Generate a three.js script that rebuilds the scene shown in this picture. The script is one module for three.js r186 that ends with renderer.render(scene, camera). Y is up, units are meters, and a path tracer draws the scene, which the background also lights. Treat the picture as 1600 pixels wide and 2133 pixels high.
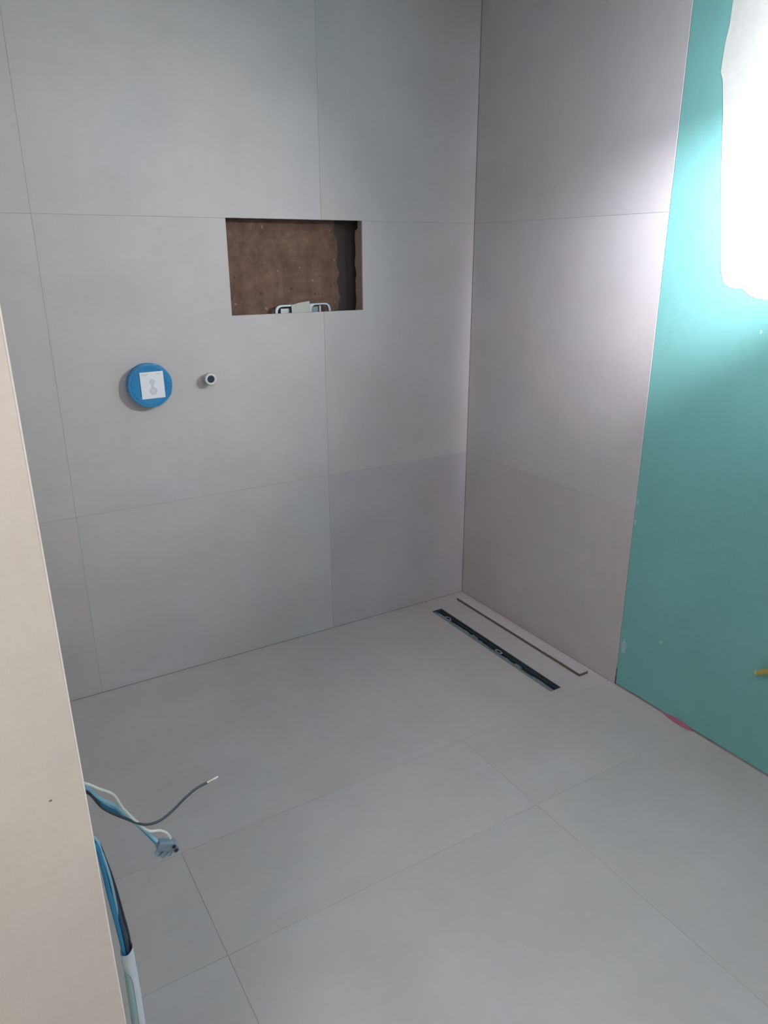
import * as THREE from 'three';
import { mergeGeometries, toCreasedNormals } from 'three/addons/utils/BufferGeometryUtils.js';
import { RoundedBoxGeometry } from 'three/addons/geometries/RoundedBoxGeometry.js';
import { RectAreaLightUniformsLib } from 'three/addons/lights/RectAreaLightUniformsLib.js';
import { createNoise2D, createNoise3D } from 'simplex-noise';

// ---------------------------------------------------------------- camera, light, exposure
// x runs along the tiled back wall (0 = corner, negative to the left), z comes out of it, y is up
const scene = new THREE.Scene();
scene.background = new THREE.Color(0x000000);
const camera = new THREE.PerspectiveCamera(2 * Math.atan(2133 / 2 / 1536.84) * 180 / Math.PI, 1600 / 2133, 0.03, 30);
camera.position.set(-2.0715, 1.589, 2.6683);
camera.rotation.set(-0.3348, -0.5449, -0.0037, 'YXZ');
scene.add(camera);
const renderer = new THREE.WebGLRenderer({ antialias: true });
renderer.toneMapping = THREE.LinearToneMapping;
renderer.toneMappingExposure = 1.32;
renderer.shadowMap.enabled = true;
RectAreaLightUniformsLib.init();

// unseen three-head LED work lamp, right of the frame, placed to light right wall and shower; its heads are built further down
const LAMP = new THREE.Vector3(-0.3, 2.02, 2.08);
const heads = [
  { at: LAMP.clone().add(new THREE.Vector3(0.0, -0.02, -0.07)), to: new THREE.Vector3(0, 1.71, 1.37), cone: 23.5, blend: 0.9, power: 16, soft: 0.9, color: 0xf8f7ff },   // narrow beam along the right wall
  { at: LAMP.clone().add(new THREE.Vector3(0.0, 0.12, -0.02)), to: new THREE.Vector3(0, 2.0, 1.86), cone: 66, blend: 1.0, power: 10, soft: 1.4, color: 0xf4f8ff },      // flood turned to the green wall
  { at: new THREE.Vector3(-0.36, 1.93, 1.78), to: new THREE.Vector3(-1.75, 1.38, 0), cone: 38, blend: 1.0, power: 3.7, soft: 1.2, color: 0xfff3ee },   // flood turned into the shower
];
for (const h of heads) {
  const s = new THREE.SpotLight(h.color, h.power, 0, h.cone * Math.PI / 180, h.blend, 2);
  s.position.copy(h.at); s.target.position.copy(h.to); s.castShadow = true; s.shadow.radius = h.soft;
  s.shadow.mapSize.set(2048, 2048);
  scene.add(s, s.target);
}
// unseen LED panels placed to light walls, floor and jamb: bathroom rear and hall
const panels = [
  { at: [-1.4, 2.585, 2.75], size: [0.6, 0.6], power: 7.4, color: 0xfff5f4 },
  { at: [-2.95, 2.585, 3.0], size: [0.6, 0.6], power: 11.5, color: 0xfff6f0 },
];
for (const p of panels) {
  const a = new THREE.RectAreaLight(p.color, p.power, p.size[0], p.size[1]);
  a.position.set(p.at[0], p.at[1] - 0.012, p.at[2]); a.rotation.x = -Math.PI / 2;
  scene.add(a);
}

// ---------------------------------------------------------------- helpers
function mulberry(a) { return () => { a |= 0; a = a + 0x6D2B79F5 | 0; let t = Math.imul(a ^ a >>> 15, 1 | a); t = t + Math.imul(t ^ t >>> 7, 61 | t) ^ t; return ((t ^ t >>> 14) >>> 0) / 4294967296; }; }
const rnd = mulberry(7), n2 = createNoise2D(mulberry(11)), n3 = createNoise3D(mulberry(12));
const taken = new Map();
function numbered(name) { const k = taken.get(name) || 0; taken.set(name, k + 1); return k ? name + '_' + String(k).padStart(3, '0') : name; }
const V = (x, y, z) => new THREE.Vector3(x, y, z);
function box(x0, x1, y0, y1, z0, z1) { const g = new THREE.BoxGeometry(x1 - x0, y1 - y0, z1 - z0); g.translate((x0 + x1) / 2, (y0 + y1) / 2, (z0 + z1) / 2); return boxUV(g); }
function rbox(x0, x1, y0, y1, z0, z1, r = 0.002, seg = 2) { const g = new RoundedBoxGeometry(x1 - x0, y1 - y0, z1 - z0, seg, r); g.translate((x0 + x1) / 2, (y0 + y1) / 2, (z0 + z1) / 2); return boxUV(g); }
function boxUV(g) {   // uv in metres, by the dominant normal
  const p = g.attributes.position, n = g.attributes.normal, u = new Float32Array(p.count * 2);
  for (let i = 0; i < p.count; i++) {
    const ax = Math.abs(n.getX(i)), ay = Math.abs(n.getY(i)), az = Math.abs(n.getZ(i));
    const [a, b] = ax >= ay && ax >= az ? [p.getZ(i), p.getY(i)] : ay >= az ? [p.getX(i), p.getZ(i)] : [p.getX(i), p.getY(i)];
    u[2 * i] = a; u[2 * i + 1] = b;
  }
  g.setAttribute('uv', new THREE.BufferAttribute(u, 2)); return g;
}
function merged(list) { return mergeGeometries(list.map(g => { const q = g.index ? g.toNonIndexed() : g; for (const k of Object.keys(q.attributes)) if (!['position', 'normal', 'uv'].includes(k)) q.deleteAttribute(k); return q; })); }
function mesh(name, geo, m, parent) {
  const o = new THREE.Mesh(Array.isArray(geo) ? merged(geo) : geo, m);
  o.castShadow = o.receiveShadow = true; o.name = parent === scene ? numbered(name) : name; parent.add(o); return o;
}
function thing(name, label, category, at = [0, 0, 0], group) {
  const o = new THREE.Group(); o.name = numbered(name); o.position.set(...at); o.userData = { label, category };
  if (group) o.userData.group = group;
  scene.add(o); return o;
}
function structure(name, label) { const o = new THREE.Group(); o.name = name; o.userData = { kind: 'structure', label, category: name.split('_')[0] }; scene.add(o); return o; }
function tube(pts, r, seg = 48, rad = 10) { return new THREE.TubeGeometry(new THREE.CatmullRomCurve3(pts.map(p => V(...p))), seg, r, rad, false); }
function shapeOf(pts, holes = []) {
  const s = new THREE.Shape(pts.map(p => new THREE.Vector2(...p)));
  for (const h of holes) s.holes.push(new THREE.Path(h.map(p => new THREE.Vector2(...p))));
  return s;
}
function slab(pts, thick, bevel = 0.0005, holes = []) {   // outline in XY, front face at z = 0
  const g = new THREE.ExtrudeGeometry(shapeOf(pts, holes), { depth: thick - 2 * bevel, bevelEnabled: bevel > 0, bevelThickness: bevel, bevelSize: bevel, bevelOffset: -bevel, bevelSegments: 1, curveSegments: 12 });
  g.translate(0, 0, -thick + bevel); return g;
}
const rect = (x0, x1, y0, y1) => [[x0, y0], [x1, y0], [x1, y1], [x0, y1]];
function shiftUV(g, a, b) { const u = g.attributes.uv; for (let i = 0; i < u.count; i++) u.setXY(i, u.getX(i) + a, u.getY(i) + b); return g; }
function roundRect(x0, x1, y0, y1, r, n = 6) {
  const out = [];
  for (const [cx, cy, a0] of [[x1 - r, y1 - r, 0], [x0 + r, y1 - r, 90], [x0 + r, y0 + r, 180], [x1 - r, y0 + r, 270]])
    for (let i = 0; i <= n; i++) { const a = (a0 + 90 * i / n) * Math.PI / 180; out.push([cx + r * Math.cos(a), cy + r * Math.sin(a)]); }
  return out;
}

// ---------------------------------------------------------------- textures and materials
// tileable noise texture: f(u, v) with u, v in 0..1 sampled on a torus
function torus(u, v, s, seed) {
  const a = u * 2 * Math.PI, b = v * 2 * Math.PI, r = s / (2 * Math.PI);
  return 0.5 * (n3(Math.cos(a) * r + seed, Math.sin(a) * r, Math.cos(b) * r * 1.3) + n3(Math.sin(a) * r + seed * 3, Math.sin(b) * r, Math.cos(b) * r + 5));
}
function texture(size, metres, fn, srgb = true) {
  const d = new Uint8Array(size * size * 4);
  for (let j = 0; j < size; j++) for (let i = 0; i < size; i++) {
    const c = fn(i / size, j / size, i, j), k = 4 * (j * size + i);
    d[k] = Math.max(0, Math.min(255, c[0])); d[k + 1] = Math.max(0, Math.min(255, c[1])); d[k + 2] = Math.max(0, Math.min(255, c[2])); d[k + 3] = 255;
  }
  const t = new THREE.DataTexture(d, size, size); t.wrapS = t.wrapT = THREE.RepeatWrapping; t.magFilter = THREE.LinearFilter; t.minFilter = THREE.LinearMipmapLinearFilter; t.generateMipmaps = true;
  t.repeat.set(1 / metres, 1 / metres); if (srgb) t.colorSpace = THREE.SRGBColorSpace; t.needsUpdate = true; return t;
}
const grain = mulberry(5);
const tileMap = texture(1024, 1.7, (u, v) => {
  const a = torus(u, v, 5, 1), b = torus(u, v, 14, 2), c = torus(u, v, 46, 3), w = torus(u, v, 4, 8), g = grain() - 0.5;
  const k = 190 + 4.5 * a + 2 * b + 1.6 * c + 3 * g;
  return [k + 2.4 * w + 4, k - 2, k - 2.4 * w + 1.5];
});
const tileBump = texture(512, 0.5, (u, v) => { const k = 128 + 50 * torus(u, v, 40, 4) + 40 * torus(u, v, 14, 6) + 30 * (grain() - 0.5); return [k, k, k]; }, false);
const M = {};
M.tile = new THREE.MeshStandardMaterial({ map: tileMap, bumpMap: tileBump, bumpScale: 0.00025, roughness: 0.62 });
M.batch = [0xffffff, 0xfbf9f9, 0xf4f2f6].map(c => { const m = M.tile.clone(); m.color.set(c); return m; });   // tiles of slightly different batches
M.floorTile = M.tile.clone(); M.floorTile.color.set(0xfcf8f8);
M.grout = new THREE.MeshStandardMaterial({ color: 0xa8a7a8, roughness: 0.95 });
M.screed = new THREE.MeshStandardMaterial({ color: 0x8c8a86, roughness: 0.95 });
const greenMap = texture(1024, 2.2, (u, v) => {
  const a = torus(u, v, 6, 21), c = torus(u, v, 40, 22), g = grain() - 0.5;
  return [121 + 3 * a + 2.5 * c + 4 * g, 181 + 3 * a + 2 * c + 4 * g, 180 + 3.5 * a + 2 * c + 4 * g];
});
M.green = new THREE.MeshStandardMaterial({ map: greenMap, roughness: 0.75 });
const plasterMap = texture(512, 1.1, (u, v) => { const k = 222 + 5 * torus(u, v, 9, 31) + 4 * torus(u, v, 40, 32) + 3 * (grain() - 0.5); return [k, k, k - 2]; });
M.compound = new THREE.MeshStandardMaterial({ map: plasterMap, roughness: 0.85 });
M.smear = new THREE.MeshStandardMaterial({ color: 0x9fc4c2, roughness: 0.85 });
M.white = new THREE.MeshStandardMaterial({ map: plasterMap, roughness: 0.9 });
const jambMap = texture(512, 0.8, (u, v) => { const a = torus(u, v, 6, 41), c = torus(u, v, 50, 42), g = grain() - 0.5; return [211 + 3 * a + 2 * c + 3 * g, 203 + 3 * a + 2 * c + 3 * g, 197 + 2 * a + 2 * c + 3 * g]; });
M.jamb = new THREE.MeshStandardMaterial({ map: jambMap, roughness: 0.8 });
const specks = []; { const r = mulberry(77); for (let i = 0; i < 120; i++) specks.push([r(), r(), 0.002 + 0.005 * r(), r() < 0.6 ? 1 : -1, r() * 3.14]); }
const brownMap = texture(1024, 1, (u, v) => {
  const a = torus(u, v, 12, 51), b = torus(u, v, 34, 52), c = torus(u, v, 110, 53), g = grain() - 0.5;
  let r = 114 + 16 * a + 12 * b + 6 * c + 8 * g, gg = 87 + 13 * a + 11 * b + 6 * c + 8 * g, bb = 77 + 11 * a + 10 * b + 6 * c + 8 * g;
  for (const [x, y, s, k, t] of specks) {
    const dx = u - x, dy = v - y; if (Math.abs(dx) > 0.012 || Math.abs(dy) > 0.012) continue;
    const p = dx * Math.cos(t) + dy * Math.sin(t), q = -dx * Math.sin(t) + dy * Math.cos(t);
    if ((p / s) ** 2 + (q / s * 1.9) ** 2 < 1) { if (k > 0) { r += 46; gg += 46; bb += 42; } else { r -= 32; gg -= 28; bb -= 24; } }
  }
  return [r, gg, bb];
});
M.brown = new THREE.MeshStandardMaterial({ map: brownMap, roughness: 0.85 });
M.cavity = new THREE.MeshStandardMaterial({ color: 0x554e4e, roughness: 0.95 });  // dark tone of the strip behind the niche board
M.stud = new THREE.MeshStandardMaterial({ color: 0xae9b92, roughness: 0.9 });
M.steel = new THREE.MeshStandardMaterial({ color: 0x8794a0, metalness: 0.35, roughness: 0.45 });
M.steelDark = new THREE.MeshStandardMaterial({ color: 0x56626e, metalness: 0.5, roughness: 0.5 });
M.galv = new THREE.MeshStandardMaterial({ color: 0xb9c2ca, metalness: 0.7, roughness: 0.4 });
M.tray = new THREE.MeshStandardMaterial({ color: 0x6a625e, metalness: 0.3, roughness: 0.6 });
M.tape = new THREE.MeshStandardMaterial({ color: 0xc4c8c4, roughness: 0.7 });
M.capBlue = new THREE.MeshPhysicalMaterial({ color: 0x2a83bd, roughness: 0.35, clearcoat: 0.3, clearcoatRoughness: 0.3 });
M.whitePlastic = new THREE.MeshStandardMaterial({ color: 0xd6d9de, roughness: 0.35 });
M.bore = new THREE.MeshStandardMaterial({ color: 0x1d2540, roughness: 0.5 });
M.wireWhite = new THREE.MeshStandardMaterial({ color: 0xc8cdce, roughness: 0.5 });
M.wirePale = new THREE.MeshStandardMaterial({ color: 0x8fc0da, roughness: 0.45 });
M.wireBlue = new THREE.MeshStandardMaterial({ color: 0x2f87b8, roughness: 0.45 });
M.wireDark = new THREE.MeshStandardMaterial({ color: 0x2c4660, roughness: 0.45 });
M.wireBlack = new THREE.MeshStandardMaterial({ color: 0x353f4a, roughness: 0.5 });
M.wireGrey = new THREE.MeshStandardMaterial({ color: 0x59606a, roughness: 0.5 });
M.copper = new THREE.MeshStandardMaterial({ color: 0xd8cfc8, metalness: 0.6, roughness: 0.35 });
M.terminal = new THREE.MeshStandardMaterial({ color: 0x6d8091, roughness: 0.55 });
M.screw = new THREE.MeshStandardMaterial({ color: 0x3a424c, metalness: 0.6, roughness: 0.45 });
M.conduit = new THREE.MeshStandardMaterial({ color: 0xafcfd1, roughness: 0.55 });
M.conduitTape = new THREE.MeshStandardMaterial({ color: 0xdde4ee, roughness: 0.5 });
M.yellow = new THREE.MeshStandardMaterial({ color: 0xb5a35c, roughness: 0.5 });
M.yellowTip = new THREE.MeshStandardMaterial({ color: 0xb9c49a, roughness: 0.5 });
M.pink = new THREE.MeshStandardMaterial({ color: 0xa9657c, roughness: 0.85 });
M.mauve = new THREE.MeshStandardMaterial({ color: 0x9a8b94, roughness: 0.9 });
M.dark = new THREE.MeshStandardMaterial({ color: 0x35383a, roughness: 0.9 });
M.black = new THREE.MeshStandardMaterial({ color: 0x1c1d1f, roughness: 0.5 });

// ---------------------------------------------------------------- the setting
const CEIL = 2.6, REAR = 3.4, WX = -2.0, HALL = -3.7;
const xA = -1.728, xB = -0.726, yA = 0.7167, yB = 1.715, G = 0.0008;   // joints of the wall tiles, half joint width
const NX0 = -1.101, NX1 = -0.5495, NY0 = 1.382;                         // opening cut for the niche

// back wall
const back = structure('wall_back', 'large grey tiled wall with a rectangular niche opening');
mesh('substrate', [
  box(-2.3, -1.21, 0, CEIL, -0.14, -0.0101), box(-0.455, 0.15, 0, CEIL, -0.14, -0.0101),
  box(-1.21, -0.455, 0, 1.325, -0.14, -0.0101), box(-1.21, -0.455, 1.722, CEIL, -0.14, -0.0101), box(-2.3, 0.15, 0, CEIL, -0.2, -0.14)], M.screed, back);
const wallTiles = [
  rect(WX - 0.02, xA - G, 0.0004, yA - G), rect(xA + G, xB - G, 0.0004, yA - G), rect(xB + G, -0.001, 0.0004, yA - G),
  rect(WX - 0.02, xA - G, yA + G, yB - G),
  [[xA + G, yA + G], [xB - G, yA + G], [xB - G, NY0], [NX0, NY0], [NX0, yB - G], [xA + G, yB - G]],
  [[xB + G, yA + G], [-0.001, yA + G], [-0.001, yB - G], [NX1, yB - G], [NX1, NY0], [xB + G, NY0]],
  rect(WX - 0.02, xA - G, yB + G, CEIL), rect(xA + G, xB - G, yB + G, CEIL), rect(xB + G, -0.001, yB + G, CEIL),
];
wallTiles.forEach((o, i) => mesh('tile', shiftUV(slab(o, 0.01), rnd() * 2, rnd() * 2), M.batch[[1, 0, 2, 0, 0, 1, 0, 0, 1][i]], back));
mesh('grout', [
  box(WX, NX0, yB - G, yB + G, -0.01, -0.0003), box(NX1, 0, yB - G, yB + G, -0.01, -0.0003), box(WX, 0, yA - G, yA + G, -0.01, -0.0003),
  box(xA - G, xA + G, 0, CEIL, -0.01, -0.0003), box(xB - G, xB + G, 0, NY0, -0.01, -0.0003), box(xB - G, xB + G, yB, CEIL, -0.01, -0.0003)], M.grout, back);
{ // board at the back of the niche, ragged on the right, dark strip behind it
  const pts = [[-1.209, 1.326]];
  for (let i = 0; i <= 30; i++) { const y = 1.326 + 0.395 * i / 30; pts.push([-0.607 + 0.008 * n2(y * 13, 21) + 0.004 * n2(y * 60, 22) - 0.02 * Math.max(0, (y - 1.6) / 0.12), y]); }
  pts.push([-1.209, 1.721]);
  const g = slab(pts, 0.02, 0.001); g.translate(0, 0, -0.096);
  mesh('niche_back_panel', g, M.brown, back).userData.label = 'brown speckled board at the back of the niche';
  mesh('dark_strip', box(-0.66, -0.456, 1.326, 1.721, -0.139, -0.118), M.cavity, back).userData.label = 'dark strip behind the right edge of the niche board';
}
{ // right reveal of the niche: batten smeared with mortar, ragged towards the back
  const pts = [[-0.0102, 1.326], [-0.0102, 1.721]];
  for (let i = 0; i <= 40; i++) { const y = 1.721 - 0.395 * i / 40, top = y > 1.688; pts.push([-(top ? 0.045 : 0.066) - 0.007 * n2(y * 14, 3) - 0.003 * n2(y * 55, 9), y]); }
  const g = slab(pts, 0.075, 0.001); g.rotateY(Math.PI / 2); // shape x -> -z
  g.scale(1, 1, 1);
  const p = g.attributes.position; for (let i = 0; i < p.count; i++) p.setZ(i, -p.getZ(i));
  // mirrored once: turn the faces round again
  const q = g.index ? g.toNonIndexed() : g, a = q.attributes.position.array;
  for (let i = 0; i < a.length; i += 9) for (let k = 0; k < 3; k++) { const t = a[i + 3 + k]; a[i + 3 + k] = a[i + 6 + k]; a[i + 6 + k] = t; }
  q.computeVertexNormals(); q.computeBoundingBox();
  q.translate(NX1 + 0.004 - q.boundingBox.min.x, 0, 0); boxUV(q);
  mesh('niche_batten', q, M.stud, back).userData.label = 'mortar smeared side of the niche';
}

// right wall: tiles as far as z = 0.991, bare green plasterboard beyond
const right = structure('wall_right', 'wall half tiled in grey, half bare green plasterboard');
const ZE = 0.991, GX = 0.0006;
mesh('substrate', box(0.022, 0.15, 0, CEIL, -0.14, REAR + 0.12), M.screed, right);
mesh('adhesive_bed', box(0.0101, 0.022, 0, CEIL, -0.01, ZE - 0.004), M.screed, right);
for (const [y0, y1] of [[0.0004, yA - G], [yA + G, yB - G], [yB + G, CEIL]]) {
  const g = shiftUV(slab(rect(0.0005, ZE, y0, y1), 0.01), rnd() * 2, rnd() * 2); g.rotateY(-Math.PI / 2);   // front now faces -x
  mesh('tile', g, M.batch[y0 < 0.1 ? 1 : 0], right);
}
mesh('grout', [yA, yB].map(y => box(0.0003, 0.01, y - G, y + G, 0, ZE - 0.001)), M.grout, right);
mesh('plasterboard', box(GX, 0.0215, 0.006, CEIL, ZE + 0.002, REAR), M.green, right).userData.label = 'green moisture resistant plasterboard';
{ // band of joint compound over a board joint, feathered outline
  const L = [[1.125, 2.253], [1.124, 2.196], [1.117, 2.151], [1.115, 2.104], [1.1145, 2.08], [1.121, 2.066], [1.1255, 2.055], [1.135, 2.0], [1.141, 1.966], [1.149, 1.891], [1.162, 1.80], [1.176, 1.71], [1.19, 1.62], [1.202, 1.547], [1.212, 1.52], [1.221, 1.504], [1.242, 1.4935], [1.262, 1.493], [1.276, 1.494], [1.292, 1.486], [1.307, 1.474], [1.331, 1.467], [1.369, 1.465], [1.42, 1.462], [1.46, 1.47], [1.49, 1.5]];
  const pts = [[1.14, CEIL - 0.002], [1.13, 2.45], [1.128, 2.35], ...L];
  for (let i = 1; i <= 16; i++) pts.push([1.5 + 0.012 * n2(i * 0.7, 2), 1.5 + (CEIL - 0.002 - 1.5) * i / 16]);
  const g = slab(pts, 0.0012, 0.0004); g.rotateY(-Math.PI / 2); g.translate(GX - 0.0005, 0, 0); boxUV(g);
  mesh('joint_compound', g, M.compound, right).userData.label = 'white band of joint compound on the green board';
}
for (const [z, y, rz, ry] of [[1.362, 1.375, 0.004, 0.006], [1.0, 0.753, 0.004, 0.011], [0.9985, 0.675, 0.005, 0.012], [1.012, 0.175, 0.011, 0.03], [1.17, 0.27, 0.009, 0.006], [1.22, 1.427, 0.002, 0.002]]) {
  const pts = []; for (let i = 0; i < 16; i++) { const a = i / 16 * 6.283, k = 1 + 0.3 * n2(Math.cos(a) + z * 9, Math.sin(a) + y * 7); pts.push([z + rz * k * Math.cos(a), y + ry * k * Math.sin(a)]); }
  const g = slab(pts, 0.001, 0.0003); g.rotateY(-Math.PI / 2); g.translate(GX - 0.0004, 0, 0);
  mesh('plaster_spot', g, M.smear, right);
}
{ // foam edge strip standing between floor tiles and board: a low mauve line with a bulge of bright pink
  const hi = [];
  for (let i = 0; i <= 60; i++) { const z = ZE + 0.002 + i / 60 * (REAR - 0.02 - ZE); hi.push([z, 0.0035 + 0.0018 * n2(z * 18, 4)]); }
  const g = slab([...hi, [REAR - 0.02, -0.008], [ZE + 0.002, -0.008]], 0.005, 0.0004); g.rotateY(-Math.PI / 2); g.translate(-0.0022, 0, 0);
  mesh('edge_strip', g, M.mauve, right);
  const N = 24, pos = [], idx = [];
  for (let i = 0; i <= N; i++) {
    const u = i / N, z = 1.222 + 0.128 * u, k = Math.pow(Math.sin(Math.PI * u), 0.7) * (0.85 + 0.25 * n2(u * 5, 7)), t = 0.001 + 0.011 * k, q = -0.001 + 0.015 * k * (0.5 + 0.6 * u);
    pos.push(0.002, t, z, -0.003, t + 0.0005, z, -q - 0.004, 0.0022, z, -q - 0.004, 0.0002, z, 0.002, 0.0002, z);
  }
  for (let i = 0; i < N; i++) for (let j = 0; j < 5; j++) { const a = 5 * i + j, b = 5 * i + (j + 1) % 5; idx.push(a, b, b + 5, a, b + 5, a + 5); }
  idx.push(0, 4, 3, 0, 3, 2, 0, 2, 1); const e = 5 * N; idx.push(e, e + 3, e + 4, e, e + 2, e + 3, e, e + 1, e + 2);
  const pk = new THREE.BufferGeometry(); pk.setAttribute('position', new THREE.Float32BufferAttribute(pos, 3)); pk.setIndex(idx); const q = pk.toNonIndexed(); q.computeVertexNormals();
  mesh('edge_strip', q, M.pink, right).userData.label = 'pink foam strip bulging at the wall foot';
  mesh('adhesive_gap', [box(-0.0004, 0.009, 0.001, 0.038, ZE - 0.001, ZE + 0.0035), box(-0.0002, 0.009, 0.04, 0.072, ZE - 0.0005, ZE + 0.0026)], M.dark, right);
}

// floor with the slot for the drain
const floor = structure('floor', 'large grey floor tiles with a drain slot');
const DX0 = -0.252, DX1 = -0.1965, DZ0 = 0.1, DZ1 = 0.899;
mesh('screed', [
  box(-2.3, DX0 - 0.004, -0.12, -0.0101, -0.14, REAR + 0.12), box(DX1 + 0.004, 0.15, -0.12, -0.0101, -0.14, REAR + 0.12),
  box(DX0 - 0.004, DX1 + 0.004, -0.12, -0.0101, -0.14, DZ0 - 0.004), box(DX0 - 0.004, DX1 + 0.004, -0.12, -0.0101, DZ1 + 0.004, REAR + 0.12), box(-2.3, 0.15, -0.16, -0.12, -0.14, REAR + 0.12)], M.screed, floor);
const zC = 0.961, zB = 1.3375, zD = 2.337, fA = -1.709, fD = -0.7225;
const floorTiles = [[WX, 0, 0.0005, zC - G, 1], [WX, fA - G, zC + G, zB - G], [fA + G, fD - G, zC + G, zB - G], [fD + G, 0.0004, zC + G, zB - G]];
for (const [z0, z1] of [[zB + G, zD - G], [zD + G, REAR]]) floorTiles.push([WX, fA - G, z0, z1], [fA + G, fD - G, z0, z1], [fD + G, 0.0004, z0, z1]);
for (const [x0, x1, z0, z1, hole] of floorTiles) {
  const g = shiftUV(slab(rect(x0, x1, -z1, -z0), 0.01, 0.0007, hole ? [rect(DX0, DX1, -DZ1, -DZ0).reverse()] : []), rnd() * 2, rnd() * 2);
  g.rotateX(-Math.PI / 2); mesh('tile', g, M.floorTile, floor);
}
mesh('grout', [box(WX, 0.002, -0.01, -0.0012, zC - G, zC + G), box(WX, 0.002, -0.01, -0.0012, zB - G, zB + G), box(WX, 0.002, -0.01, -0.0012, zD - G, zD + G),
  box(fA - G, fA + G, -0.01, -0.0012, zC, REAR), box(fD - G, fD + G, -0.01, -0.0012, zC, REAR)], M.grout, floor);
mesh('hall_floor', box(HALL - 0.12, -2.3, -0.16, -0.0005, -0.14, REAR + 0.12), M.screed, floor);
mesh('threshold', box(-2.3, WX, -0.0101, -0.0005, 1.9, 2.9), M.screed, floor);

// left wall: out of plumb by a few millimetres; its door jamb stands close to the camera
const left = structure('wall_left', 'beige plastered wall end beside the doorway');
const lean = y => -2.0004 - 0.0069 * y;
{
  const JZ = 1.918;
  const g = new THREE.ExtrudeGeometry(shapeOf([[lean(0), 0], [lean(CEIL), CEIL], [-2.3, CEIL], [-2.3, 0]].reverse()), { depth: JZ + 0.12 - 0.0025, bevelEnabled: true, bevelThickness: 0.0025, bevelSize: 0.0025, bevelOffset: -0.0025, bevelSegments: 3 });
  g.translate(0, 0, -0.12);
  mesh('jamb_wall', toCreasedNormals(boxUV(g), 0.35), M.jamb, left);
  const bead = new THREE.ExtrudeGeometry(shapeOf([[lean(0) + 0.0004, 0], [lean(CEIL) + 0.0004, CEIL], [lean(CEIL) - 0.0013, CEIL], [lean(0) - 0.0013, 0]]), { depth: 0.004, bevelEnabled: true, bevelThickness: 0.0004, bevelSize: 0.0004, bevelOffset: -0.0004, bevelSegments: 2 });
  bead.translate(0, 0, JZ - 0.0036); mesh('corner_bead', boxUV(bead), M.white, left).userData.label = 'thin white corner bead along the jamb edge';
  const nail = new THREE.SphereGeometry(0.0014, 10, 8); nail.scale(1.3, 0.8, 0.5); nail.translate(-2.043, 1.029, JZ);
  mesh('nail_hole', nail, M.tray, left).userData.label = 'small dark nail mark in the jamb';
  mesh('return_wall', box(-2.3, WX, 0, CEIL, 2.88, REAR + 0.12), M.white, left);
  mesh('lintel', box(-2.3, WX, 2.12, CEIL, JZ, 2.88), M.white, left);
}
const front = structure('wall_front', 'white plastered wall behind the camera');
mesh('wall', box(HALL - 0.12, 0.022, 0, CEIL, REAR, REAR + 0.12), M.white, front);
const hall = structure('wall_hall', 'white hall walls outside the doorway');
mesh('wall', [box(HALL - 0.12, HALL, 0, CEIL, -0.2, REAR + 0.12), box(HALL, -2.3, 0, CEIL, -0.2, -0.08)], M.white, hall);
const ceiling = structure('ceiling', 'white plasterboard ceiling');
mesh('ceiling_board', box(HALL - 0.12, 0.15, CEIL, CEIL + 0.12, -0.2, REAR + 0.12), M.white, ceiling);

// ---------------------------------------------------------------- things
{ // bracket standing in the cavity below the niche opening
  const t = thing('mounting_bracket', 'galvanised metal bracket with white tape at the bottom of the wall niche', 'bracket', [-0.787, 1.325, -0.052]);
  const g = slab(roundRect(-0.12, 0.12, 0, 0.086, 0.024), 0.012, 0.0012, [roundRect(-0.108, -0.036, 0.008, 0.078, 0.017).reverse(), roundRect(0.036, 0.11, 0.008, 0.079, 0.017).reverse()]);
  mesh('frame', g, M.galv, t);
  mesh('clamp', rbox(-0.091, -0.049, 0.0, 0.071, -0.03, -0.014, 0.002), M.galv, t);
  mesh('clamp', rbox(0.034, 0.071, 0.0, 0.073, -0.03, -0.014, 0.002), M.steel, t);
  mesh('clamp', rbox(0.074, 0.083, 0.0, 0.076, -0.025, -0.012, 0.002), M.galv, t);
  const tp = slab([[-0.05, 0.0], [-0.053, 0.083], [-0.02, 0.091], [0.026, 0.0955], [0.03, 0.0]], 0.003, 0.0008); tp.translate(0, 0, 0.0035);
  mesh('tape', tp, M.tape, t);
  t.rotation.z = 0.012;
}
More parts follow.
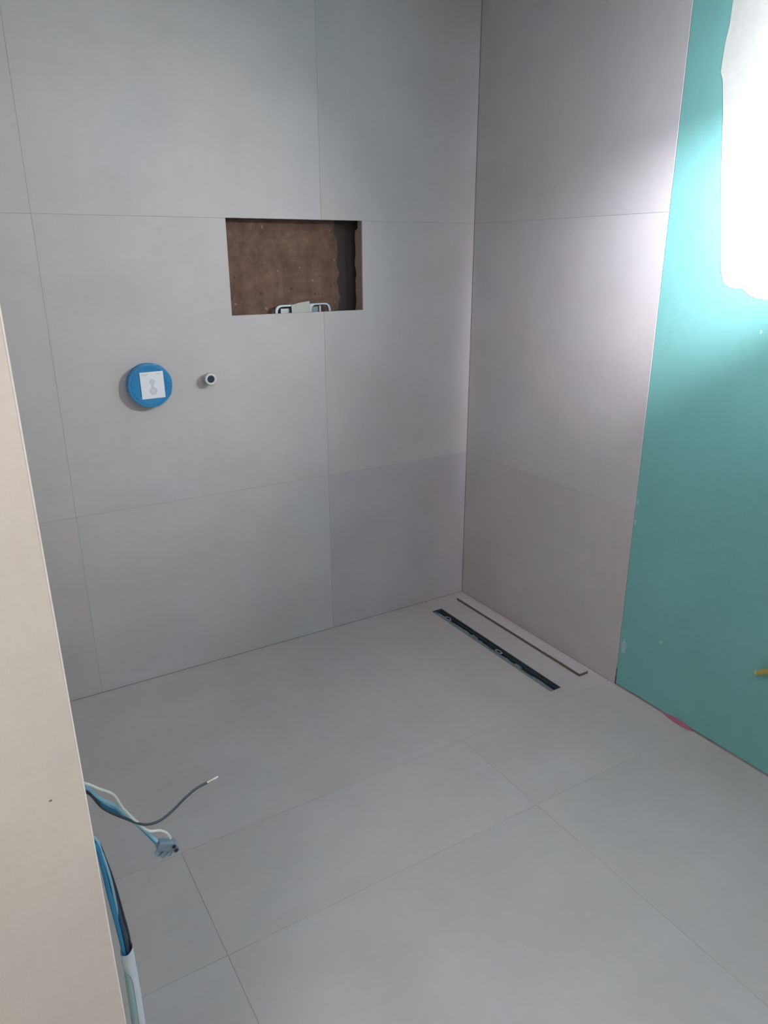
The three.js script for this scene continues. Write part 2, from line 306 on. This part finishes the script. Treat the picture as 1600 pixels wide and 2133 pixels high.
{ // protective cap of the concealed shower valve
  const t = thing('valve_cap', 'round blue protective cap with a white sticker on the tiled wall', 'valve cap', [-1.43, 1.162, 0]);
  const prof = [[0.0, 0], [0.0745, 0], [0.0745, 0.004], [0.0715, 0.006], [0.0715, 0.026], [0.0755, 0.028], [0.0775, 0.031], [0.0775, 0.037], [0.0755, 0.0405], [0.071, 0.042], [0.068, 0.0412], [0.0, 0.0412]];
  const g = new THREE.LatheGeometry(prof.map(p => new THREE.Vector2(...p)), 96);
  g.rotateX(Math.PI / 2);
  const p = g.attributes.position;
  for (let i = 0; i < p.count; i++) { const x = p.getX(i), y = p.getY(i), r = Math.hypot(x, y); if (r > 0.06) { const a = Math.atan2(y, x), k = 1 + 0.012 * Math.pow(Math.abs(Math.sin(a * 4 + 0.4)), 6) - 0.006 + 0.006 * n2(Math.cos(a) * 2, Math.sin(a) * 2); p.setX(i, x * k); p.setY(i, y * k); } }
  mesh('cap', toCreasedNormals(g, 0.6), M.capBlue, t);
  const ring = new THREE.TorusGeometry(0.0655, 0.0016, 8, 72); ring.translate(0, 0, 0.0412);
  mesh('rim', ring, M.capBlue, t);
  const lobes = []; for (const [a, w] of [[0.5, 0.05], [-0.5, 0.042], [2.75, 0.05], [-2.3, 0.05]]) { const b = new RoundedBoxGeometry(0.011, w, 0.003, 2, 0.0014); b.translate(0.0585, 0, 0.0418); b.rotateZ(a); lobes.push(b); }
  mesh('lug', lobes[0], M.capBlue, t); mesh('lug', lobes[1], M.capBlue, t); mesh('lug', lobes[2], M.capBlue, t); mesh('lug', lobes[3], M.capBlue, t);
  const c = document.createElement('canvas'); c.width = 256; c.height = 296; const k = c.getContext('2d');
  k.fillStyle = '#e8edf8'; k.fillRect(0, 0, 256, 296);
  k.fillStyle = '#bcc2cf'; k.fillRect(20, 22, 70, 6); k.fillRect(20, 34, 60, 6); k.fillRect(176, 20, 58, 4); k.fillRect(182, 30, 46, 4);
  k.fillStyle = '#ccd0da'; k.beginPath(); k.arc(126, 110, 30, 0, 7); k.fill(); k.fillRect(112, 140, 26, 40); k.beginPath(); k.arc(130, 214, 42, 0, 7); k.fill(); k.fillRect(86, 196, 88, 26);
  k.fillStyle = '#d8dce6'; k.beginPath(); k.arc(126, 110, 14, 0, 7); k.fill(); k.beginPath(); k.arc(130, 214, 22, 0, 7); k.fill();
  const ct = new THREE.CanvasTexture(c); ct.colorSpace = THREE.SRGBColorSpace;
  const sg = new THREE.BoxGeometry(0.081, 0.0925, 0.0008); sg.rotateZ(0.012); sg.translate(0.006, 0.0015, 0.0436);
  mesh('sticker', sg, new THREE.MeshStandardMaterial({ map: ct, roughness: 0.55 }), t).userData.label = 'white printed sticker';
}
{ // plugged water outlet
  const t = thing('water_outlet', 'small white plugged water outlet with dark bore, right of the blue cap', 'pipe outlet', [-1.213, 1.166, 0]);
  const lathe = (prof) => { const g = new THREE.LatheGeometry(prof.map(p => new THREE.Vector2(...p)), 48); g.rotateX(Math.PI / 2); return toCreasedNormals(g, 0.5); };
  mesh('sleeve', lathe([[0.0, 0.0], [0.0165, 0], [0.0165, 0.022], [0.0205, 0.024], [0.0215, 0.027], [0.0215, 0.041], [0.0195, 0.0435], [0.0142, 0.0435], [0.0132, 0.042], [0.0132, 0.02], [0.0, 0.02]]), M.whitePlastic, t);
  mesh('thread', lathe([[0.0216, 0.030], [0.0224, 0.031], [0.0216, 0.032], [0.0216, 0.034], [0.0224, 0.035], [0.0216, 0.036]]), M.steel, t);
  mesh('plug', lathe([[0.0, 0.0410], [0.0095, 0.0410], [0.0133, 0.0402], [0.0133, 0.03], [0, 0.03]]), M.bore, t).userData.label = 'dark blue plug in the bore';
}
{ // linear drain trough
  const t = thing('linear_drain', 'long open stainless steel shower drain channel sunk in the floor tiles', 'drain', [(DX0 + DX1) / 2, 0, (DZ0 + DZ1) / 2]);
  const w = (DX1 - DX0) / 2 - 0.0006, l = (DZ1 - DZ0) / 2 - 0.0006, D = -0.03, th = 0.0016;
  mesh('trough', [box(-w, w, D - th, D, -l, l), box(-w, -w + th, D, -0.001, -l, l), box(w - th, w, D, -0.001, -l, l), box(-w, w, D, -0.001, -l, -l + th), box(-w, w, D, -0.001, l - th, l)], M.steelDark, t);
  { const pts = [[-w + th, -l + th]]; for (let i = 0; i <= 90; i++) { const z = -l + th + 2 * (l - th) * i / 90; pts.push([-w + 0.023 + 0.006 * n2(z * 7, 31) + 0.003 * n2(z * 40, 32), z]); } pts.push([-w + th, l - th]);
    const g = slab(pts.map(([x, z]) => [x, -z]), 0.0016, 0.0004); g.rotateX(-Math.PI / 2); g.translate(0, -0.0065, 0); mesh('ledge', g, M.steel, t); }
  mesh('ledge', box(w - 0.006, w - th, -0.017, -0.0155, -l + th, l - th), M.steelDark, t);
  for (const [z, x] of [[-0.31, 0.002], [0.05, 0.006]]) { const g = new THREE.TorusGeometry(0.008, 0.002, 8, 28); g.scale(1, 2.2, 1); g.rotateX(-Math.PI / 2); g.translate(x, -0.0075, z); mesh('slot_rim', g, M.galv, t); }
  for (const z of [-0.12, 0.17]) { const g = new THREE.CylinderGeometry(0.0045, 0.0055, 0.006, 14); g.translate(0.001, -0.013, z); mesh('bolt', g, M.galv, t); const b = rbox(-0.014, 0.016, -0.0285, -0.0155, z - 0.02, z + 0.02, 0.0025); mesh('clip', b, M.steel, t); }
  const silt = []; for (let i = 0; i < 26; i++) { const g = new THREE.IcosahedronGeometry(0.0035 + 0.004 * rnd(), 1); g.scale(1, 0.35, 1.5); g.translate(-0.012 + 0.026 * rnd(), D + 0.001, -l + 0.02 + (2 * l - 0.04) * rnd()); silt.push(g); }
  const s = mesh('mortar_crumbs', silt, M.screed, t); s.userData.kind = 'stuff';
}
{ // tiled cover of the drain, lying beside it
  const t = thing('drain_cover', 'long narrow grey tiled drain cover lying on the floor along the right wall', 'drain cover', [-0.0575, 0, 0.4735]);
  mesh('tray', rbox(-0.0235, 0.0235, 0.0003, 0.0115, -0.408, 0.408, 0.0012), M.tray, t).userData.label = 'dark metal tray edge';
  const g = shiftUV(slab(rect(-0.0225, 0.0225, -0.407, 0.407), 0.008, 0.0008), 0.4, 0.9); g.rotateX(-Math.PI / 2); g.translate(0, 0.0145, 0);
  mesh('tile_insert', g, M.floorTile, t);
}

// wires coming out of the left wall beside the doorway
const Z = 1.84;
function wire(name, label, pts, r, m, cat = 'wire', group) {
  pts = pts.map(([x, y, z]) => [x, y + 0.77 * (z - Z), z]);
  const g = tube(pts, r, 90, 10);
  const t = thing(name, label, cat, [0, 0, 0], group);
  mesh('insulation', g, m, t); return t;
}
const loop = 'wires hanging out of the wall by the doorway';
wire('white_wire', 'white insulated wire arching from wall edge to grey terminal block', [[-2.02, 0.989, Z + 0.004], [-1.999, 0.9775, Z + 0.004], [-1.986, 0.964, Z + 0.006], [-1.971, 0.949, Z + 0.007], [-1.962, 0.924, Z + 0.006], [-1.947, 0.8945, Z + 0.0055], [-1.934, 0.8745, Z + 0.006], [-1.921, 0.869, Z + 0.006], [-1.912, 0.86, Z + 0.005], [-1.908, 0.85, Z + 0.004]], 0.0019, M.wireWhite, 'wire', loop);
wire('pale_blue_wire', 'pale blue insulated wire between the white wire and terminal block', [[-2.02, 0.986, Z], [-1.999, 0.972, Z], [-1.986, 0.95, Z], [-1.97, 0.9305, Z], [-1.958, 0.908, Z - 0.001], [-1.94, 0.881, Z], [-1.925, 0.853, Z + 0.001]], 0.0022, M.wirePale, 'wire', loop);
wire('blue_wire', 'blue insulated wire, lower of the two leading to the terminal block', [[-2.02, 0.983, Z - 0.004], [-1.998, 0.968, Z - 0.004], [-1.984, 0.94, Z - 0.005], [-1.966, 0.919, Z - 0.006], [-1.945, 0.889, Z - 0.005], [-1.93, 0.8585, Z - 0.001], [-1.926, 0.85, Z]], 0.0021, M.wireBlue, 'wire', loop);
{
  const t = wire('black_wire', 'black insulated wire curving up to a bare stripped end', [[-2.02, 0.98, Z - 0.004], [-1.9985, 0.9645, Z - 0.002], [-1.984, 0.934, Z + 0.003], [-1.958, 0.9045, Z + 0.006], [-1.938, 0.887, Z + 0.006], [-1.92, 0.884, Z + 0.004], [-1.901, 0.8915, Z], [-1.883, 0.904, Z], [-1.865, 0.9135, Z], [-1.851, 0.916, Z]], 0.0017, M.wireBlack, 'wire', loop);
  mesh('bare_end', [tube([[-1.854, 0.9155, Z], [-1.846, 0.9172, Z], [-1.838, 0.9187, Z]], 0.0011, 8, 8), tube([[-1.841, 0.9181, Z], [-1.835, 0.9193, Z]], 0.0016, 4, 8)], M.copper, t).userData.label = 'bare stripped wire end';
}
{ // screw terminal block
  const t = thing('terminal_block', 'grey plastic screw terminal block at the end of the wires', 'terminal block', [-1.914, 0.84, Z]);
  const body = [rbox(-0.0125, 0.0125, -0.005, 0.008, -0.006, 0.006, 0.0018)];
  mesh('body', body, M.terminal, t);
  for (const [x, y] of [[-0.008, -0.008], [0.0005, -0.011], [0.0085, -0.0085]]) {
    const c = new THREE.CylinderGeometry(0.0034, 0.0037, 0.013, 14); c.rotateZ(-0.25); c.translate(x, y + 0.002, 0.001); const o = mesh('screw_tower', c, M.terminal, t);
    const s = new THREE.CylinderGeometry(0.0024, 0.0024, 0.0016, 12); s.rotateZ(-0.25); s.translate(x - 0.0012, y - 0.0045, 0.001); mesh('screw', s, M.screw, o);
  }
  for (const [x, y] of [[0.012, 0.001], [0.007, 0.0065]]) {
    const c = new THREE.CylinderGeometry(0.0042, 0.0042, 0.006, 14); c.rotateX(Math.PI / 2); c.translate(x, y - 0.002, 0.005); const o = mesh('wire_entry', c, M.terminal, t);
    const s = new THREE.CylinderGeometry(0.0026, 0.0026, 0.001, 12); s.rotateX(Math.PI / 2); s.translate(x, y - 0.002, 0.0082); mesh('hole', s, M.black, o);
  }
  t.rotation.z = -0.42;
}
// lower bundle of cables running from the wall into the conduit
const bund = 'cables running down into the conduit';
const down = [
  ['blue_cable', 'bright blue cable at left side of the bundle above the conduit', M.wireBlue, 0.0032, [[-2.02, 0.905, Z], [-1.9995, 0.882, Z + 0.002], [-1.9955, 0.85, Z + 0.003], [-1.993, 0.8, Z + 0.003], [-1.9895, 0.75, Z + 0.002], [-1.9865, 0.70, Z], [-1.985, 0.65, Z]]],
  ['pale_blue_cable', 'pale blue cable crossing the upper part of the bundle above the conduit', M.wirePale, 0.0018, [[-2.02, 0.914, Z - 0.003], [-1.9985, 0.8935, Z - 0.001], [-1.994, 0.868, Z + 0.003], [-1.9895, 0.83, Z + 0.005], [-1.9875, 0.79, Z + 0.003], [-1.9855, 0.74, Z - 0.001], [-1.9825, 0.70, Z - 0.002], [-1.982, 0.65, Z - 0.002]]],
  ['dark_blue_cable', 'dark blue cable in the middle of the bundle above the conduit', M.wireDark, 0.0026, [[-2.02, 0.912, Z - 0.006], [-1.9965, 0.882, Z - 0.005], [-1.991, 0.845, Z - 0.004], [-1.987, 0.80, Z - 0.002], [-1.984, 0.75, Z + 0.001], [-1.9815, 0.70, Z + 0.002], [-1.981, 0.65, Z + 0.002]]],
  ['black_cable', 'thin black cable bowing out on the right of the bundle above the conduit', M.wireBlack, 0.0017, [[-2.02, 0.922, Z - 0.013], [-1.9965, 0.89, Z - 0.013], [-1.9895, 0.855, Z - 0.012], [-1.9835, 0.81, Z - 0.011], [-1.9795, 0.76, Z - 0.008], [-1.9765, 0.715, Z - 0.005], [-1.978, 0.66, Z - 0.004]]],
  ['grey_cable', 'thin grey cable beside the black one above the conduit', M.wireGrey, 0.0015, [[-2.02, 0.918, Z - 0.016], [-1.998, 0.887, Z - 0.016], [-1.99, 0.84, Z - 0.014], [-1.984, 0.79, Z - 0.012], [-1.98, 0.735, Z - 0.010], [-1.979, 0.69, Z - 0.009], [-1.98, 0.65, Z - 0.008]]],
];
for (const [n, l, m, r, p] of down) wire(n, l, p, r, m, 'cable', bund);
{ // conduit rising from the floor, wrapped with tape
  const t = thing('conduit', 'pale teal conduit tube wrapped in white tape beside the beige wall', 'conduit', [-1.9825, 0, Z]);
  const R = y => 0.0084 - 0.0012 * Math.max(0, (y - 0.62) / 0.075);
  const ring = (r0) => { const out = []; for (let i = 0; i <= 24; i++) { const y = 0.002 + 0.685 * i / 24; out.push(new THREE.Vector2(R(y) + 0.0004 * n2(y * 12, 1), y)); } return out; };
  const prof = ring(); const inner = [...prof].reverse().map(p => new THREE.Vector2(p.x - 0.0012, p.y));
  mesh('pipe', new THREE.LatheGeometry([...prof, ...inner], 28), M.conduit, t);
  // tape: shell over the side towards the room with a torn, slanting edge; closed collar at the top
  const NU = 20, NV = 70, pos = [], idx = [];
  for (let s = 0; s < 2; s++) for (let j = 0; j <= NV; j++) {
    const y = 0.01 + 0.687 * j / NV, collar = y > 0.655 ? Math.min(1, (y - 0.655) / 0.02) : 0;
    const a1 = -1.5 - 1.6 * collar, a0 = 0.35 + 0.34 * n2(y * 22, 6) + 0.2 * n2(y * 75, 8) + 2.4 * collar - 0.25 * (0.66 - y);
    for (let i = 0; i <= NU; i++) {
      const a = a1 + (a0 - a1) * i / NU, top = y > 0.69 ? 0.004 * Math.cos(a - 0.6) : 0, r = R(y) + 0.0006 + (s ? 0.0007 : 0) + 0.0006 * n2(a * 1.5 + 3, y * 30);
      pos.push(r * Math.cos(a), y + top, r * Math.sin(a));
    }
  }
  const at = (s, j, i) => s * (NV + 1) * (NU + 1) + j * (NU + 1) + i;
  for (let j = 0; j < NV; j++) for (let i = 0; i < NU; i++) { let a = at(1, j, i), b = at(1, j, i + 1), c = at(1, j + 1, i + 1), d = at(1, j + 1, i); idx.push(a, c, b, a, d, c); a = at(0, j, i); b = at(0, j, i + 1); c = at(0, j + 1, i + 1); d = at(0, j + 1, i); idx.push(a, b, c, a, c, d); }
  for (let j = 0; j < NV; j++) for (const i of [0, NU]) { const a = at(0, j, i), b = at(1, j, i), c = at(1, j + 1, i), d = at(0, j + 1, i); i ? idx.push(a, c, b, a, d, c) : idx.push(a, b, c, a, c, d); }
  const g = new THREE.BufferGeometry(); g.setAttribute('position', new THREE.Float32BufferAttribute(pos, 3)); g.setIndex(idx); g.computeVertexNormals();
  const tp = mesh('tape', g, M.conduitTape, t); tp.userData.label = 'white tape wrapped round the tube'; tp.scale.z = -1; tp.scale.set(1, 1, -1);
}
{ // yellow cable end at the right edge of the picture
  const t = thing('yellow_cable', 'yellow cable end sticking out of the green wall', 'cable');
  mesh('sheath', tube([[0.012, 0.43, 1.67], [-0.012, 0.415, 1.645], [-0.022, 0.39, 1.61], [-0.02, 0.365, 1.575], [-0.016, 0.343, 1.545]], 0.0092, 40, 14), M.yellow, t);
  mesh('tip', tube([[-0.0161, 0.3437, 1.5459], [-0.0152, 0.3392, 1.540]], 0.0095, 4, 14), M.yellowTip, t);
}

// unseen lamps outside the frame, placed for the light they throw into the room
const MG = new THREE.MeshStandardMaterial({ color: 0xffffff, emissive: 0xf4f8ff, emissiveIntensity: 3, roughness: 0.4 });
{
  const t = thing('unseen_work_lamp', 'unseen three head work lamp on a tripod, placed to light the right wall and shower', 'work lamp', [LAMP.x, 0, LAMP.z + 0.1]);
  mesh('pole', new THREE.CylinderGeometry(0.012, 0.014, 1.75, 16).translate(0, 1.02, 0), M.black, t);
  for (const a of [0.35, 2.45, 4.6]) { const g = new THREE.CylinderGeometry(0.008, 0.009, 0.52, 10); g.translate(0, -0.26, 0); g.rotateZ(0.42); g.rotateY(a); g.translate(0, 0.49, 0); mesh('leg', g, M.black, t); }
  mesh('crossbar', rbox(-0.17, 0.07, 1.885, 1.91, -0.012, 0.012, 0.004), M.black, t);
  // added plate, out of view: blocks the two right-hand heads from the back wall
  mesh('added_shade', rbox(-0.085, 0.029, 1.6, 2.42, -0.326, -0.324, 0.0008), M.black, t);
  mesh('added_shade_arm', [rbox(-0.075, -0.06, 1.885, 1.9, -0.324, 0, 0.003)], M.black, t);
  mesh('head_arm', [rbox(-0.075, -0.06, 1.87, 1.885, -0.4, 0, 0.003)], M.black, t);
  for (const h of heads) {
    const d = h.to.clone().sub(h.at).normalize(), o = new THREE.Group(); o.name = 'lamp_head'; t.add(o);
    o.position.copy(h.at).addScaledVector(d, -0.03).sub(t.position); o.lookAt(h.to.clone()); o.quaternion.setFromUnitVectors(V(0, 0, 1), d);
    mesh('housing', [rbox(-0.055, 0.055, -0.045, 0.045, -0.04, 0.012, 0.006), ...[-3, -2, -1, 0, 1, 2, 3].map(i => box(i * 0.014 - 0.002, i * 0.014 + 0.002, -0.04, 0.04, -0.055, -0.04))], M.black, o);
    mesh('lens', rbox(-0.047, 0.047, -0.037, 0.037, 0.011, 0.016, 0.002), MG, o);
  }
}
const PG = new THREE.MeshStandardMaterial({ color: 0xffffff, emissive: 0xfffaf2, emissiveIntensity: 3, roughness: 0.5 });
panels.forEach((p, i) => {
  const t = thing('unseen_ceiling_lamp', i ? 'unseen square LED ceiling panel in the hall, placed to light the jamb' : 'unseen square LED ceiling panel over the rear of the bathroom, placed to light walls and floor', 'ceiling lamp', [p.at[0], CEIL, p.at[2]]);
  const w = p.size[0] / 2;
  mesh('frame', [box(-w - 0.015, w + 0.015, -0.02, 0, -w - 0.015, -w), box(-w - 0.015, w + 0.015, -0.02, 0, w, w + 0.015), box(-w - 0.015, -w, -0.02, 0, -w, w), box(w, w + 0.015, -0.02, 0, -w, w)], M.whitePlastic, t);
  mesh('diffuser', box(-w, w, -0.018, -0.001, -w, w), PG, t);
});

renderer.render(scene, camera);
